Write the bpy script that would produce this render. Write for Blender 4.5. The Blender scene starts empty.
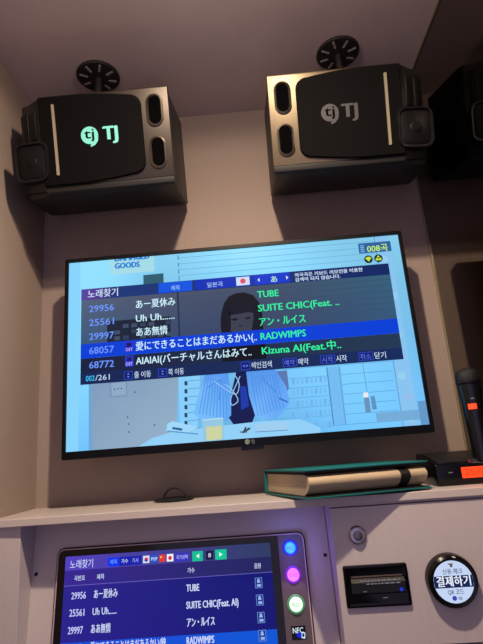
import bpy, bmesh, math, random
from mathutils import Vector, Matrix
random.seed(4)
scene = bpy.context.scene
COL = scene.collection

# ------------------------------------------------------------------ camera
ZO = 1.1734                       # height of the television's lower edge above the floor
F = 487.0187
W2, H2 = 241.5, 322.0
pit, yaw, rol = 0.255734, -0.02772, -0.075754
CAM = Vector((0.04753, -1.42173, ZO - 0.006864))
fw = Vector((math.cos(pit) * math.sin(yaw), math.cos(pit) * math.cos(yaw), math.sin(pit)))
r0 = Vector((math.cos(yaw), -math.sin(yaw), 0))
u0 = r0.cross(fw)
rt = r0 * math.cos(rol) + u0 * math.sin(rol)
up = -r0 * math.sin(rol) + u0 * math.cos(rol)
cd = bpy.data.cameras.new('camera')
cam = bpy.data.objects.new('camera', cd)
COL.objects.link(cam)
cam.matrix_world = Matrix(((rt.x, up.x, -fw.x, CAM.x), (rt.y, up.y, -fw.y, CAM.y), (rt.z, up.z, -fw.z, CAM.z), (0, 0, 0, 1)))
cd.sensor_fit = 'HORIZONTAL'
cd.sensor_width = 36.0
cd.lens = F * 36.0 / 483.0
cd.clip_start = 0.01
scene.camera = cam


def ray(p):
    return fw + rt * ((p[0] - W2) / F) - up * ((p[1] - H2) / F)


def U(px, py, axis, val):
    """the point of the plane axis=val that the surveyed photo position falls on"""
    d = ray((px, py))
    return CAM + d * ((val - CAM[axis]) / d[axis])


def UP(px, py, P0, n):
    d = ray((px, py))
    return CAM + d * ((P0 - CAM).dot(n) / d.dot(n))


# ------------------------------------------------------------------ materials
def lin(c):
    out = []
    for v in c[:3]:
        v = v / 255.0
        out.append(v / 12.92 if v <= 0.04045 else ((v + 0.055) / 1.055) ** 2.4)
    return (out[0], out[1], out[2], 1.0)


def mat(name, rgb, rough=0.5, metal=0.0, noise=0.0, scale=30.0, stretch=(1, 1, 1), bump=0.0, emit=None, estr=1.0, spec=0.5, coat=0.0):
    m = bpy.data.materials.new(name)
    m.use_nodes = True
    nt = m.node_tree
    b = nt.nodes['Principled BSDF']
    b.inputs['Base Color'].default_value = lin(rgb)
    b.inputs['Roughness'].default_value = rough
    b.inputs['Metallic'].default_value = metal
    b.inputs['Specular IOR Level'].default_value = spec
    b.inputs['Coat Weight'].default_value = coat
    tc = nt.nodes.new('ShaderNodeTexCoord')
    mp = nt.nodes.new('ShaderNodeMapping')
    mp.inputs['Scale'].default_value = stretch
    nz = nt.nodes.new('ShaderNodeTexNoise')
    nz.inputs['Scale'].default_value = scale
    nz.inputs['Detail'].default_value = 4
    nt.links.new(tc.outputs['Object'], mp.inputs['Vector'])
    nt.links.new(mp.outputs['Vector'], nz.inputs['Vector'])
    if noise > 0:
        cr = nt.nodes.new('ShaderNodeValToRGB')
        c = lin(rgb)
        cr.color_ramp.elements[0].position = 0.3
        cr.color_ramp.elements[1].position = 0.7
        cr.color_ramp.elements[0].color = tuple(v * (1 - noise) for v in c[:3]) + (1,)
        cr.color_ramp.elements[1].color = tuple(min(1, v * (1 + noise)) for v in c[:3]) + (1,)
        nt.links.new(nz.outputs['Fac'], cr.inputs['Fac'])
        nt.links.new(cr.outputs['Color'], b.inputs['Base Color'])
    if bump > 0:
        bp = nt.nodes.new('ShaderNodeBump')
        bp.inputs['Strength'].default_value = bump
        bp.inputs['Distance'].default_value = 0.002
        nt.links.new(nz.outputs['Fac'], bp.inputs['Height'])
        nt.links.new(bp.outputs['Normal'], b.inputs['Normal'])
    if emit is not None:
        b.inputs['Emission Color'].default_value = lin(emit)
        b.inputs['Emission Strength'].default_value = estr
    return m


def glow(name, estr=1.0, light=True, rough=0.25):
    """a lit display: its picture is carried by the mesh's colour attribute"""
    m = bpy.data.materials.new(name)
    m.use_nodes = True
    nt = m.node_tree
    b = nt.nodes['Principled BSDF']
    b.inputs['Base Color'].default_value = (0.003, 0.003, 0.004, 1)
    b.inputs['Roughness'].default_value = rough
    b.inputs['Specular IOR Level'].default_value = 0.06
    a = nt.nodes.new('ShaderNodeAttribute')
    a.attribute_name = 'Col'
    nt.links.new(a.outputs['Color'], b.inputs['Emission Color'])
    b.inputs['Emission Strength'].default_value = estr
    if not light:
        m.cycles.emission_sampling = 'NONE'
    return m


M = {}
M['wall'] = mat('pinkish_wallpaper', (150, 133, 123), 0.75, noise=0.05, scale=160, bump=0.25)
M['ceiling'] = mat('ceiling_panel', (200, 182, 180), 0.8, noise=0.03, scale=12)
M['floor'] = mat('floor_vinyl', (46, 42, 48), 0.5, noise=0.2, scale=9)
M['laminate'] = mat('cream_laminate', (192, 182, 182), 0.38, noise=0.03, scale=40, stretch=(8, 8, 0.6))
M['laminate_shelf'] = mat('cream_shelf_laminate', (192, 182, 178), 0.35, noise=0.04, scale=30, stretch=(0.6, 8, 8))
M['gap'] = mat('dark_gap', (30, 26, 30), 0.8)
M['gloss_black'] = mat('gloss_black_plastic', (6, 6, 9), 0.18, spec=0.3)
M['black'] = mat('matte_black_plastic', (16, 16, 18), 0.5)
M['bezel'] = mat('tv_bezel_black', (6, 9, 15), 0.45, spec=0.15)
M['spk_body'] = mat('speaker_charcoal', (27, 26, 29), 0.5, noise=0.08, scale=220, bump=0.15)
M['spk_front'] = mat('champagne_metal_sheen', (112, 100, 80), 0.42, metal=0.7, noise=0.03, scale=90)  # right plate: brighter copy of one metal, its sheen put into the colour
M['spk_front_dim'] = mat('champagne_metal_dim', (66, 60, 54), 0.42, metal=0.7, noise=0.03, scale=90)  # left plate: same metal, darker copy for the side without sheen
M['grille'] = mat('grille_cloth', (11, 10, 11), 0.8, noise=0.2, scale=900, bump=0.2, spec=0.08)
M['chin'] = mat('satin_grey_trim', (36, 35, 35), 0.55, spec=0.3)
M['ring'] = mat('port_ring_metal', (104, 96, 86), 0.3, metal=0.8)
M['hole'] = mat('port_hole', (3, 3, 4), 0.9, spec=0.03)
M['strip'] = mat('champagne_strip', (160, 150, 126), 0.35, metal=0.3, emit=(130, 122, 100), estr=0.08)  # faint emission stands in for light the strip reflects
M['mint'] = mat('foil_mint_reflection', (120, 200, 180), 0.35, metal=0.4, emit=(120, 214, 194), estr=0.62)  # left emblem: the screen's reflection painted as mint tint and emission
M['silver'] = mat('silver_foil', (78, 75, 74), 0.4, metal=0.4, emit=(104, 100, 98), estr=0.2)  # right emblem: same foil without that tint, slight emission though no lamp
M['horn'] = mat('tweeter_horn', (12, 12, 14), 0.5, spec=0.2)
M['rubber'] = mat('tweeter_rim', (16, 16, 18), 0.4, spec=0.3)
M['steel'] = mat('dark_mount_steel', (44, 40, 40), 0.5, metal=0.2)
M['rib'] = mat('mount_rib', (150, 142, 138), 0.5)
M['mirror'] = mat('tinted_mirror_glass', (112, 104, 98), 0.025, metal=1.0)
M['mirror_edge'] = mat('mirror_edge', (150, 140, 112), 0.35, metal=0.3)
M['teal'] = mat('teal_cover', (14, 104, 102), 0.45, noise=0.08, scale=60)
M['book_black'] = mat('book_dark_board', (20, 24, 26), 0.5)
M['pages'] = mat('book_pages', (184, 166, 136), 0.65, noise=0.16, scale=60, stretch=(0.4, 0.4, 22))
M['band'] = mat('book_band', (14, 14, 16), 0.55)
M['steel_lock'] = mat('lock_steel', (176, 172, 182), 0.3, metal=0.85)
M['lock_core'] = mat('lock_core', (110, 106, 114), 0.35, metal=0.8)
M['grey_panel'] = mat('monitor_side_panel', (92, 80, 86), 0.45)
M['rim'] = mat('monitor_rim', (190, 164, 172), 0.4)
M['glass'] = mat('black_glass', (5, 5, 9), 0.12)
M['lcd_orange'] = mat('orange_lcd', (255, 62, 20), 0.4, emit=(255, 66, 26), estr=1.0)
M['lcd_digit'] = mat('orange_lcd_digit', (205, 36, 8), 0.4, emit=(214, 40, 10), estr=1.0)
M['reddot'] = mat('red_mark', (110, 30, 44), 0.4, emit=(80, 18, 34), estr=0.5)  # faint emission lifts the emblem dot, which is no lamp
M['greymark'] = mat('grey_mark', (96, 100, 100), 0.5, emit=(44, 48, 48), estr=0.5)  # faint emission lifts these marks, which are no lamps
M['mesh'] = mat('mic_mesh', (22, 24, 30), 0.5, metal=0.3, noise=0.5, scale=700, bump=0.8)
M['mic'] = mat('mic_body', (10, 11, 16), 0.22)
M['cord'] = mat('black_cord', (16, 17, 20), 0.6)
M['lid'] = mat('dark_green_black_plastic', (18, 30, 30), 0.35)
M['blue_btn'] = mat('blue_button', (20, 120, 255), 0.4, emit=(18, 150, 255), estr=1.0)
M['mag_btn'] = mat('magenta_button', (250, 90, 250), 0.4, emit=(250, 110, 250), estr=1.0)
M['grn_btn'] = mat('green_button', (200, 255, 210), 0.4, emit=(200, 255, 206), estr=1.0)
M['blue_ring'] = mat('blue_ring', (30, 30, 160), 0.5, emit=(52, 40, 190), estr=0.8)
M['mag_ring'] = mat('magenta_ring', (90, 40, 150), 0.5, emit=(104, 44, 176), estr=0.8)
M['grn_ring'] = mat('green_ring', (60, 110, 80), 0.5, emit=(70, 118, 84), estr=0.8)
M['btn_ink'] = mat('button_ink', (16, 16, 60), 0.5)
M['screen'] = glow('screen_glow', 1.0)
M['ink'] = glow('glowing_ink', 1.0, light=False)  # badge, sign and printed marks glow with it too, though no displays


# ------------------------------------------------------------------ mesh helpers
class MB:
    def __init__(s):
        s.v, s.f, s.c, s.mi = [], [], [], []

    def add(s, verts, faces, col=None, mi=0):
        o = len(s.v)
        s.v += [Vector(p) for p in verts]
        for f in faces:
            s.f.append([o + i for i in f])
            s.mi.append(mi)
            if col is None:
                s.c.append([(0, 0, 0, 1)] * len(f))
            elif isinstance(col[0], (tuple, list)):
                s.c.append([col[i] for i in f])
            else:
                s.c.append([col] * len(f))

    def box(s, a, b, mi=0):
        x0, y0, z0 = a
        x1, y1, z1 = b
        v = [(x0, y0, z0), (x1, y0, z0), (x1, y1, z0), (x0, y1, z0), (x0, y0, z1), (x1, y0, z1), (x1, y1, z1), (x0, y1, z1)]
        s.add(v, [(0, 3, 2, 1), (4, 5, 6, 7), (0, 1, 5, 4), (1, 2, 6, 5), (2, 3, 7, 6), (3, 0, 4, 7)], mi=mi)

    def loft(s, loops, mi=0, caps=True, closed=False):
        n = len(loops[0])
        v = [p for l in loops for p in l]
        f = []
        k = len(loops)
        for i in range(k if closed else k - 1):
            for j in range(n):
                a, b = i * n + j, i * n + (j + 1) % n
                c, d = ((i + 1) % k) * n + (j + 1) % n, ((i + 1) % k) * n + j
                f.append((a, b, c, d))
        if caps and not closed:
            f.append(tuple(range(n))[::-1])
            f.append(tuple((k - 1) * n + j for j in range(n)))
        s.add(v, f, mi=mi)

    def tube(s, path, r, n=10, mi=0):
        loops = []
        pts = [Vector(p) for p in path]
        for i, p in enumerate(pts):
            d = (pts[min(i + 1, len(pts) - 1)] - pts[max(i - 1, 0)]).normalized()
            a = d.cross(Vector((0, 0, 1)))
            if a.length < 1e-3:
                a = d.cross(Vector((0, 1, 0)))
            a.normalize()
            b = d.cross(a)
            rr = r[i] if isinstance(r, (list, tuple)) else r
            loops.append([p + (a * math.cos(t) + b * math.sin(t)) * rr for t in (2 * math.pi * k / n for k in range(n))])
        s.loft(loops, mi=mi)


def obj(name, mb, m, parent=None, bevel=0.0, smooth=False, seg=2, recalc=True):
    me = bpy.data.meshes.new(name)
    off = Vector((0, 0, 0))
    if parent is not None:
        q = parent
        while q is not None:
            off += q.location
            q = q.parent
    me.from_pydata([tuple(p - off) for p in mb.v], [], mb.f)
    me.validate()
    ms = m if isinstance(m, (list, tuple)) else [m]
    for x in ms:
        me.materials.append(x)
    if len(me.polygons) == len(mb.f):
        for p, i in zip(me.polygons, mb.mi):
            p.material_index = i
        at = me.color_attributes.new('Col', 'FLOAT_COLOR', 'CORNER')
        for p, c in zip(me.polygons, mb.c):
            for li, cc in zip(p.loop_indices, c):
                at.data[li].color = cc
    if recalc or bevel > 0:
        bm = bmesh.new()
        bm.from_mesh(me)
        if recalc:
            bmesh.ops.recalc_face_normals(bm, faces=bm.faces)
        if bevel > 0:
            es = [e for e in bm.edges if len(e.link_faces) == 2 and e.calc_face_angle(0) > 0.5]
            bmesh.ops.bevel(bm, geom=es, offset=bevel, segments=seg, profile=0.5, affect='EDGES', clamp_overlap=True)
        bm.to_mesh(me)
        bm.free()
    if smooth:
        for p in me.polygons:
            p.use_smooth = True
        me.set_sharp_from_angle(angle=math.radians(35))
    o = bpy.data.objects.new(name, me)
    COL.objects.link(o)
    if parent is not None:
        o.parent = parent
    return o


def tag(o, label=None, cat=None, group=None, kind=None):
    if label:
        o['label'] = label
    if cat:
        o['category'] = cat
    if group:
        o['group'] = group
    if kind:
        o['kind'] = kind
    return o


def thing(name, loc, label, cat, group=None):
    o = bpy.data.objects.new(name, None)
    o.empty_display_size = 0.05
    o.location = loc
    COL.objects.link(o)
    return tag(o, label, cat, group)


def struct(name, mb, m):
    return tag(obj(name, mb, m), kind='structure')


def rrect(x0, z0, x1, z1, r, n=6):
    pts = []
    for cx, cz, a0 in ((x1 - r, z1 - r, 0), (x0 + r, z1 - r, 90), (x0 + r, z0 + r, 180), (x1 - r, z0 + r, 270)):
        for k in range(n + 1):
            a = math.radians(a0 + 90 * k / n)
            pts.append((cx + r * math.cos(a), cz + r * math.sin(a)))
    return pts


def circ(cx, cz, r, n=32):
    return [(cx + r * math.cos(2 * math.pi * k / n), cz + r * math.sin(2 * math.pi * k / n)) for k in range(n)]


class Plane:
    """a flat face with an origin, a right direction, an up direction and a normal towards the room"""
    def __init__(s, o, x, y):
        s.o, s.x, s.y = Vector(o), Vector(x).normalized(), Vector(y).normalized()
        s.n = s.x.cross(s.y).normalized()

    def p(s, a, b, h=0.0):
        return s.o + s.x * a + s.y * b + s.n * h

    def at(s, px, py):
        q = UP(px, py, s.o, s.n) - s.o
        return q.dot(s.x), q.dot(s.y)

    def prism(s, mb, pts, h0, h1, mi=0):
        mb.loft([[s.p(a, b, h0) for a, b in pts], [s.p(a, b, h1) for a, b in pts]], mi=mi)

    def ring(s, mb, outer, inner, h0, h1, mi=0):
        mb.loft([[s.p(a, b, h0) for a, b in outer], [s.p(a, b, h1) for a, b in outer],
                 [s.p(a, b, h1) for a, b in inner], [s.p(a, b, h0) for a, b in inner]], caps=False, closed=True, mi=mi)

    def flat(s, mb, pts, h, rgb, mi=0):
        if isinstance(rgb[0], (tuple, list)):
            col = [lin(c) for c in rgb]
        else:
            col = lin(rgb)
        mb.add([s.p(a, b, h) for a, b in pts], [tuple(range(len(pts)))], col, mi)

    def grid(s, mb, x0, y0, x1, y1, nx, ny, h, fn):
        v, c, f = [], [], []
        for j in range(ny + 1):
            for i in range(nx + 1):
                a, b = i / nx, j / ny
                v.append(s.p(x0 + (x1 - x0) * a, y0 + (y1 - y0) * b, h))
                c.append(lin(fn(a, b)))
        for j in range(ny):
            for i in range(nx):
                k = j * (nx + 1) + i
                f.append((k, k + 1, k + nx + 2, k + nx + 1))
        mb.add(v, f, c)


_cache = {}


def glyphs(txt):
    if txt not in _cache:
        c = bpy.data.curves.new('writing', 'FONT')
        c.body = txt
        c.resolution_u = 2
        o = bpy.data.objects.new('writing', c)
        COL.objects.link(o)
        dg = bpy.context.evaluated_depsgraph_get()
        me = bpy.data.meshes.new_from_object(o.evaluated_get(dg))
        vs = [(v.co.x, v.co.y) for v in me.vertices]
        fs = [tuple(p.vertices) for p in me.polygons]
        bpy.data.objects.remove(o)
        bpy.data.curves.remove(c)
        bpy.data.meshes.remove(me)
        _cache[txt] = (vs, fs)
    return _cache[txt]


def write(mb, pl, txt, x0, x1, base, size, h, rgb, bold=0.0, clip=None):
    """ink spans x0..x1 of the plane, standing on base; size is the em height; bold thickens the strokes"""
    vs, fs = glyphs(txt)
    a = min(v[0] for v in vs)
    b = max(v[0] for v in vs)
    e = bold * size
    k = (x1 - x0 - e) / (b - a)
    for q in range(3 if bold > 0 else 1):
        dx = e * q / 2
        dy = (0, e * 0.35, 0)[q]
        v2 = [(x0 + dx + (x - a) * k, base + dy + y * size) for x, y in vs]
        f2 = fs
        if clip is not None:
            bm = bmesh.new()
            bv = [bm.verts.new((x, y, 0)) for x, y in v2]
            for f in fs:
                try:
                    bm.faces.new([bv[i] for i in f])
                except ValueError:
                    pass
            bmesh.ops.bisect_plane(bm, geom=bm.verts[:] + bm.edges[:] + bm.faces[:], plane_co=(0, clip, 0), plane_no=(0, 1, 0), clear_outer=True)
            bm.verts.index_update()
            v2 = [(v.co.x, v.co.y) for v in bm.verts]
            f2 = [tuple(v.index for v in f.verts) for f in bm.faces]
            bm.free()
        mb.add([pl.p(x, y, h + q * 0.00004) for x, y in v2], f2, lin(rgb) if rgb is not None else None)


# ------------------------------------------------------------------ measures
XL, XR, ZC, ZS = -0.6063, 0.6036, ZO + 1.1012, ZO - 0.1234
YB = -1.8                          # the room goes on behind the camera


def yF(x):
    return -0.266 - 0.037 * x      # front edge line of the shelf


# ------------------------------------------------------------------ setting
mb = MB(); mb.box((XL - 0.1, 0, 0), (XR + 0.1, 0.1, ZC)); struct('wall_back', mb, M['wall'])
mb = MB(); mb.box((XL - 0.1, YB, 0), (XL, 0, ZC)); struct('wall_left', mb, M['wall'])
mb = MB(); mb.box((XR + 0.012, YB, 0), (XR + 0.1, 0, ZC)); struct('wall_right', mb, M['wall'])
mb = MB(); mb.box((XL - 0.1, YB, ZC), (XR + 0.1, 0.1, ZC + 0.1)); struct('ceiling', mb, M['ceiling'])
mb = MB(); mb.box((XL - 0.1, YB, -0.1), (XR + 0.1, 0.1, 0)); struct('floor', mb, M['floor'])

t = thing('wall_mirror', (XR + 0.006, -0.9, 0.05), 'tall dark tinted mirror covering the right wall beside the screen', 'mirror')
mb = MB(); mb.box((XR, YB + 0.05, 0.05), (XR + 0.012, -0.004, ZC - 0.004)); obj('mirror_glass', mb, M['mirror'], t)
mb = MB()
mb.box((XR - 0.004, -0.006, ZS), (XR + 0.004, -0.0005, ZC - 0.001))
mb.box((XR - 0.004, YB + 0.05, ZC - 0.006), (XR + 0.004, -0.006, ZC - 0.0005))
obj('edge_strip', mb, M['mirror_edge'], t)

# ------------------------------------------------------------------ television
TW, TH, YT = 0.965, 0.560, -0.13
TV = Plane((0, YT, ZO), (1, 0, 0), (0, 0, 1))
tv = thing('television', (0, YT, ZO), 'wide flat screen television on the back wall showing a song list over a video', 'television')
SX, S0, S1 = 0.4730, 0.0205, 0.5500
mb = MB()
TV.ring(mb, rrect(-TW / 2, 0, TW / 2, TH, 0.006), rrect(-SX, S0, SX, S1, 0.0015), -0.03, 0.0)
obj('bezel', mb, M['bezel'], tv, smooth=True)
mb = MB()
mb.loft([[TV.p(a, b, -0.008) for a, b in rrect(-TW / 2 + .002, .002, TW / 2 - .002, TH - .002, .004)],
         [TV.p(a, b, -0.034) for a, b in rrect(-TW / 2 + .004, .004, TW / 2 - .004, TH - .004, .01)],
         [TV.p(a, b, -0.06) for a, b in rrect(-TW / 2 + .12, .05, TW / 2 - .12, TH - .16, .02)]])
obj('back_housing', mb, M['black'], tv, smooth=True)
mb = MB()
mb.box((-0.2, -0.073, ZO + 0.15), (0.2, -0.069, ZO + 0.40))
mb.box((-0.12, -0.012, ZO + 0.18), (0.12, 0, ZO + 0.38))
mb.box((-0.04, -0.07, ZO + 0.24), (0.04, -0.01, ZO + 0.31))
obj('wall_bracket', mb, M['steel'], tv)
mb = MB()
TV.prism(mb, rrect(-0.0135, -0.009, 0.0455, 0.0045, 0.004), -0.024, -0.001)
obj('infrared_receiver', mb, M['gloss_black'], tv, smooth=True)


def tvp(*pts):
    return [TV.at(px, py) for px, py in pts]


# the video picture
pic = MB()
L = 0.0002


def bg(a, b):
    top = (140, 214, 248)
    bot = (112, 190, 246)
    c = [bot[i] + (top[i] - bot[i]) * b for i in range(3)]
    k = 1.0 + 0.10 * math.exp(-((a - 0.12) / 0.12) ** 2) * b + 0.06 * math.sin(a * 9 + b * 3)
    return [min(255, v * k) for v in c]


TV.grid(pic, -SX, S0, SX, S1, 24, 14, -0.006, bg)
hp = -0.006


def shape(pts, rgb, lev=1):
    TV.flat(pic, tvp(*pts), hp + L * lev, rgb)


def line(p, q, w, rgb, lev=2):
    (a, b), (c, d) = TV.at(*p), TV.at(*q)
    dx, dy = c - a, d - b
    l = math.hypot(dx, dy)
    nx, ny = -dy / l * w / 2, dx / l * w / 2
    TV.flat(pic, [(a + nx, b + ny), (c + nx, d + ny), (c - nx, d - ny), (a - nx, b - ny)], hp + L * lev, rgb)


# wall boards of the room in the video
for k in range(7):
    z = 0.50 - k * 0.018 + 0.036
    TV.flat(pic, [(-0.16, z), (0.40, z), (0.40, z + 0.0018), (-0.16, z + 0.0018)], hp + L, (104, 176, 222))
for k in range(9):
    z = 0.035 + k * 0.026
    TV.flat(pic, [(0.06, z), (0.40, z), (0.40, z + 0.0018), (0.06, z + 0.0018)], hp + L, (96, 166, 226))
TV.flat(pic, [(0.405, S0), (0.448, S0), (0.448, S1), (0.405, S1)], hp + L, (136, 196, 240))
for k in range(9):
    z = 0.04 + k * 0.055
    TV.flat(pic, circ(0.428 + 0.006 * math.sin(k * 2.3), z, 0.011, 8), hp + 2 * L, (150, 190, 236) if k % 2 else (150, 206, 240))
TV.flat(pic, [(0.405, S0), (0.4075, S0), (0.4075, S1), (0.405, S1)], hp + 2 * L, (90, 160, 216))
TV.flat(pic, [(-SX, S0), (-0.44, S0), (-0.44, S1), (-SX, S1)], hp + L, (136, 212, 252))
# sign board and little dark picture
a, b = TV.at(109.5, 262); c, d = TV.at(154, 270.5)
TV.flat(pic, [(a, d), (c, d), (c, S1), (a, S1)], hp + L, (164, 220, 232))
shape([(142.8, 274.5), (163, 272.5), (163.5, 290), (143.2, 292)], (48, 92, 112), 2)
for k in range(24):
    z = 0.545 - k * 0.0215
    x = TV.at(177.5, 262)[0]
    TV.flat(pic, [(x, z - 0.013), (x + 0.003, z - 0.013), (x + 0.003, z), (x, z)], hp + 2 * L, (84, 140, 176))
# grey cupboard low on the left with sockets, cloth covered table
g0, g1 = (138, 166, 192), (126, 156, 188)
shape([(91, 384), (178, 376), (176, 446), (92, 452)], [g1, g0, (150, 178, 202), g0], 2)
shape([(88, 384), (91, 384), (92, 453), (88, 453)], (112, 164, 212), 3)
shape([(108.5, 382), (126.5, 380.5), (127, 396), (109.5, 397.5)], (122, 150, 182), 3)
shape([(110.5, 383), (125, 381.7), (125.4, 394.6), (111.2, 395.8)], (142, 170, 198), 4)
shape([(130, 381), (147, 379.6), (147.5, 394), (131, 395.5)], (134, 162, 192), 3)
for q in ((114, 389), (117.5, 388.6), (121, 388.2), (134.5, 392), (127, 417), (128, 424), (128.5, 432), (154, 425)):
    x, z = TV.at(*q)
    TV.flat(pic, circ(x, z, 0.0022, 8), hp + 5 * L, (60, 84, 120))
# white slatted shelf behind the person
shape([(178, 375), (200, 373), (197, 436), (180, 440)], (136, 206, 250), 3)
for k in range(8):
    shape([(184, 381 + k * 8), (187, 380.7 + k * 8), (187.3, 385 + k * 8), (184.3, 385.3 + k * 8)], (34, 70, 110), 4)
    line((188, 380.6 + k * 8), (200, 379.6 + k * 8), 0.002, (96, 160, 214), 4)
# right hand side shelf, boxes
for k in range(5):
    for i in range(9):
        x, y = 292 + i * 4.6, 378 + k * 11.5 - i * 0.36
        shape([(x, y), (x + 2.6, y - .2), (x + 2.8, y + 6), (x + .2, y + 6.2)], (118, 188, 240) if (i + k) % 3 else (110, 178, 234), 2)
shape([(327, 367), (341, 366), (347, 424), (334, 425)], (116, 188, 242), 2)
line((327, 367), (334, 425), 0.003, (78, 138, 194), 3)
line((339, 366), (346, 424), 0.002, (84, 150, 206), 3)
shape([(364, 396), (369, 395.5), (371.5, 412), (366, 412.5)], (104, 146, 184), 3)
shape([(371, 396), (375, 395.5), (377.5, 409), (373, 409.5)], (96, 146, 192), 3)
shape([(363.5, 392.5), (368.5, 392), (369, 397), (364, 397.5)], (230, 236, 240), 4)
shape([(376, 413), (428, 408.5), (429.5, 419), (377.5, 422)], (116, 172, 216), 3)
shape([(418, 401), (428, 400), (431, 424.5), (422, 425.5)], (100, 152, 200), 4)
line((363, 362), (368, 395), 0.002, (96, 160, 214), 3)
# the person at the table: shirt, dark top, cords
shape([(236, 372), (258, 370), (262, 396), (252, 423), (236, 428), (226, 414)], (16, 26, 78), 5)
shape([(240, 386), (246, 386), (249, 406), (241, 410)], (26, 58, 170), 6)
lf = [(205, 374), (228, 372), (231, 398), (231, 415), (225, 421.5), (212, 424), (198, 418), (193, 413), (199, 391)]
rf = [(246, 371), (275, 369), (286, 386), (290, 402), (285, 410), (276, 418.5), (262, 420), (255, 415), (249, 396)]
shape([(276, 371), (287, 370), (289, 388), (285, 396)], (92, 120, 176), 5)
shape(lf, [(84, 150, 236)] * 2 + [(96, 168, 246)] * 3 + [(118, 190, 252)] * 4, 7)
shape(rf, [(84, 150, 236)] * 2 + [(104, 172, 248)] * 4 + [(120, 188, 252)] * 2 + [(96, 164, 244)], 7)
for k in range(9):
    u = k / 8.0
    line((206 + 19 * u, 377 + 3 * u), (199 + 28 * u, 414 + 5 * u), 0.0018, (74, 140, 230), 8)
    line((251 + 24 * u, 374), (258 + 26 * u, 416 - 8 * u), 0.0018, (76, 138, 230), 8)
line((206, 388), (221, 379), 0.003, (74, 136, 226), 9)
line((221, 379), (219, 400), 0.003, (78, 140, 230), 9)
line((262, 378), (276, 392), 0.003, (76, 136, 226), 9)
line((279, 398), (288, 402), 0.004, (56, 106, 196), 9)
cords = [((225, 384), (232, 390), (238, 400), (232, 405), (231, 397), (240, 376)), ((214, 381), (224, 388), (236, 394), (239, 383), (234, 374))]


def soft(pts, n=6):
    out = []
    for i in range(len(pts) - 1):
        p0, p1, p2, p3 = pts[max(i - 1, 0)], pts[i], pts[i + 1], pts[min(i + 2, len(pts) - 1)]
        for k in range(n):
            q = k / n
            out.append(tuple(0.5 * (2 * p1[d] + (p2[d] - p0[d]) * q + (2 * p0[d] - 5 * p1[d] + 4 * p2[d] - p3[d]) * q * q + (3 * p1[d] - p0[d] - 3 * p2[d] + p3[d]) * q ** 3) for d in (0, 1)))
    return out + [pts[-1]]


for cd_ in cords:
    cd_ = soft(cd_)
    for p, q in zip(cd_[:-1], cd_[1:]):
        line(p, q, 0.0024, (150, 200, 246), 10)
# table with paper, glass of yellow drink
shape([(136, 448), (152, 438), (168, 433), (178, 431), (236, 424), (262, 421), (300, 419), (320, 427), (321, 433), (137, 448.4)], (146, 208, 248), 6)
shape([(167, 424), (172, 421), (198, 427), (186, 433), (166, 431)], (160, 216, 250), 8)
line((172, 428), (182, 429.5), 0.006, (38, 100, 150), 9)
line((167, 431), (198, 434), 0.003, (80, 150, 206), 9)
shape([(255, 424), (286, 421.5), (288, 430), (256, 432)], (160, 206, 240), 9)
line((255, 432), (288, 430), 0.002, (90, 140, 190), 10)
shape([(202, 420), (223, 418), (224, 440), (203, 442)], (150, 200, 226), 11)
shape([(206, 427), (221.5, 425.5), (222, 439), (206.5, 440.5)], (206, 212, 160), 12)
line((202, 420), (223, 418), 0.003, (180, 222, 240), 12)
line((243, 433), (246, 427), 0.004, (40, 50, 70), 11)
line((245, 431), (250, 428), 0.006, (70, 80, 96), 11)
line((240, 432), (247, 432), 0.003, (60, 70, 90), 11)
obj('screen', pic, M['screen'], tv, recalc=False)
# the top of the sign is cut off by the frame
ink = MB()
x0, _ = TV.at(114, 260); x1, _ = TV.at(149.5, 258)
write(ink, TV, 'DAMAGED', x0, x1, TV.at(130, 259.6)[1], 0.0285, hp + 3 * L, (42, 128, 214), 0.11, clip=S1)
x0, _ = TV.at(114, 267.5); x1, _ = TV.at(139.6, 266)
write(ink, TV, 'GOODS', x0, x1, TV.at(126, 267.3)[1], 0.0245, hp + 3 * L, (42, 128, 214), 0.12)
obj('sign_lettering', ink, M['ink'], tv, recalc=False)

# the song list over the video
hm = hp + 20 * L
ov = MB()


def rowrect(px0, y0a, px1, y1a, ybl, ybr):
    """level rectangle of the screen from its left and right ends"""
    a = TV.at(px0, (y0a + ybl) / 2)[0]
    b = TV.at(px1, (y1a + ybr) / 2)[0]
    t = (TV.at(px0, y0a)[1] + TV.at(px1, y1a)[1]) / 2
    o = (TV.at(px0, ybl)[1] + TV.at(px1, ybr)[1]) / 2
    return a, o, b, t


LX, _ = TV.at(80.6, 340)
RX, _ = TV.at(396, 310)
hd_t = (TV.at(80.7, 289)[1] + TV.at(388, 263.5)[1]) / 2
hd_b = (TV.at(80.7, 299.8)[1] + TV.at(390, 274.8)[1]) / 2
hi_t = (TV.at(80.7, 344.7)[1] + TV.at(397, 318)[1]) / 2
hi_b = (TV.at(80.7, 359)[1] + TV.at(399.3, 332.6)[1]) / 2
ft_t = (TV.at(80.7, 373.2)[1] + TV.at(401.5, 347.5)[1]) / 2
ft_b = (TV.at(80.7, 385.2)[1] + TV.at(403.6, 358.7)[1]) / 2


def R(a, o, b, t, rgb, h):
    TV.flat(ov, [(a, o), (b, o), (b, t), (a, t)], h, rgb)


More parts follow.
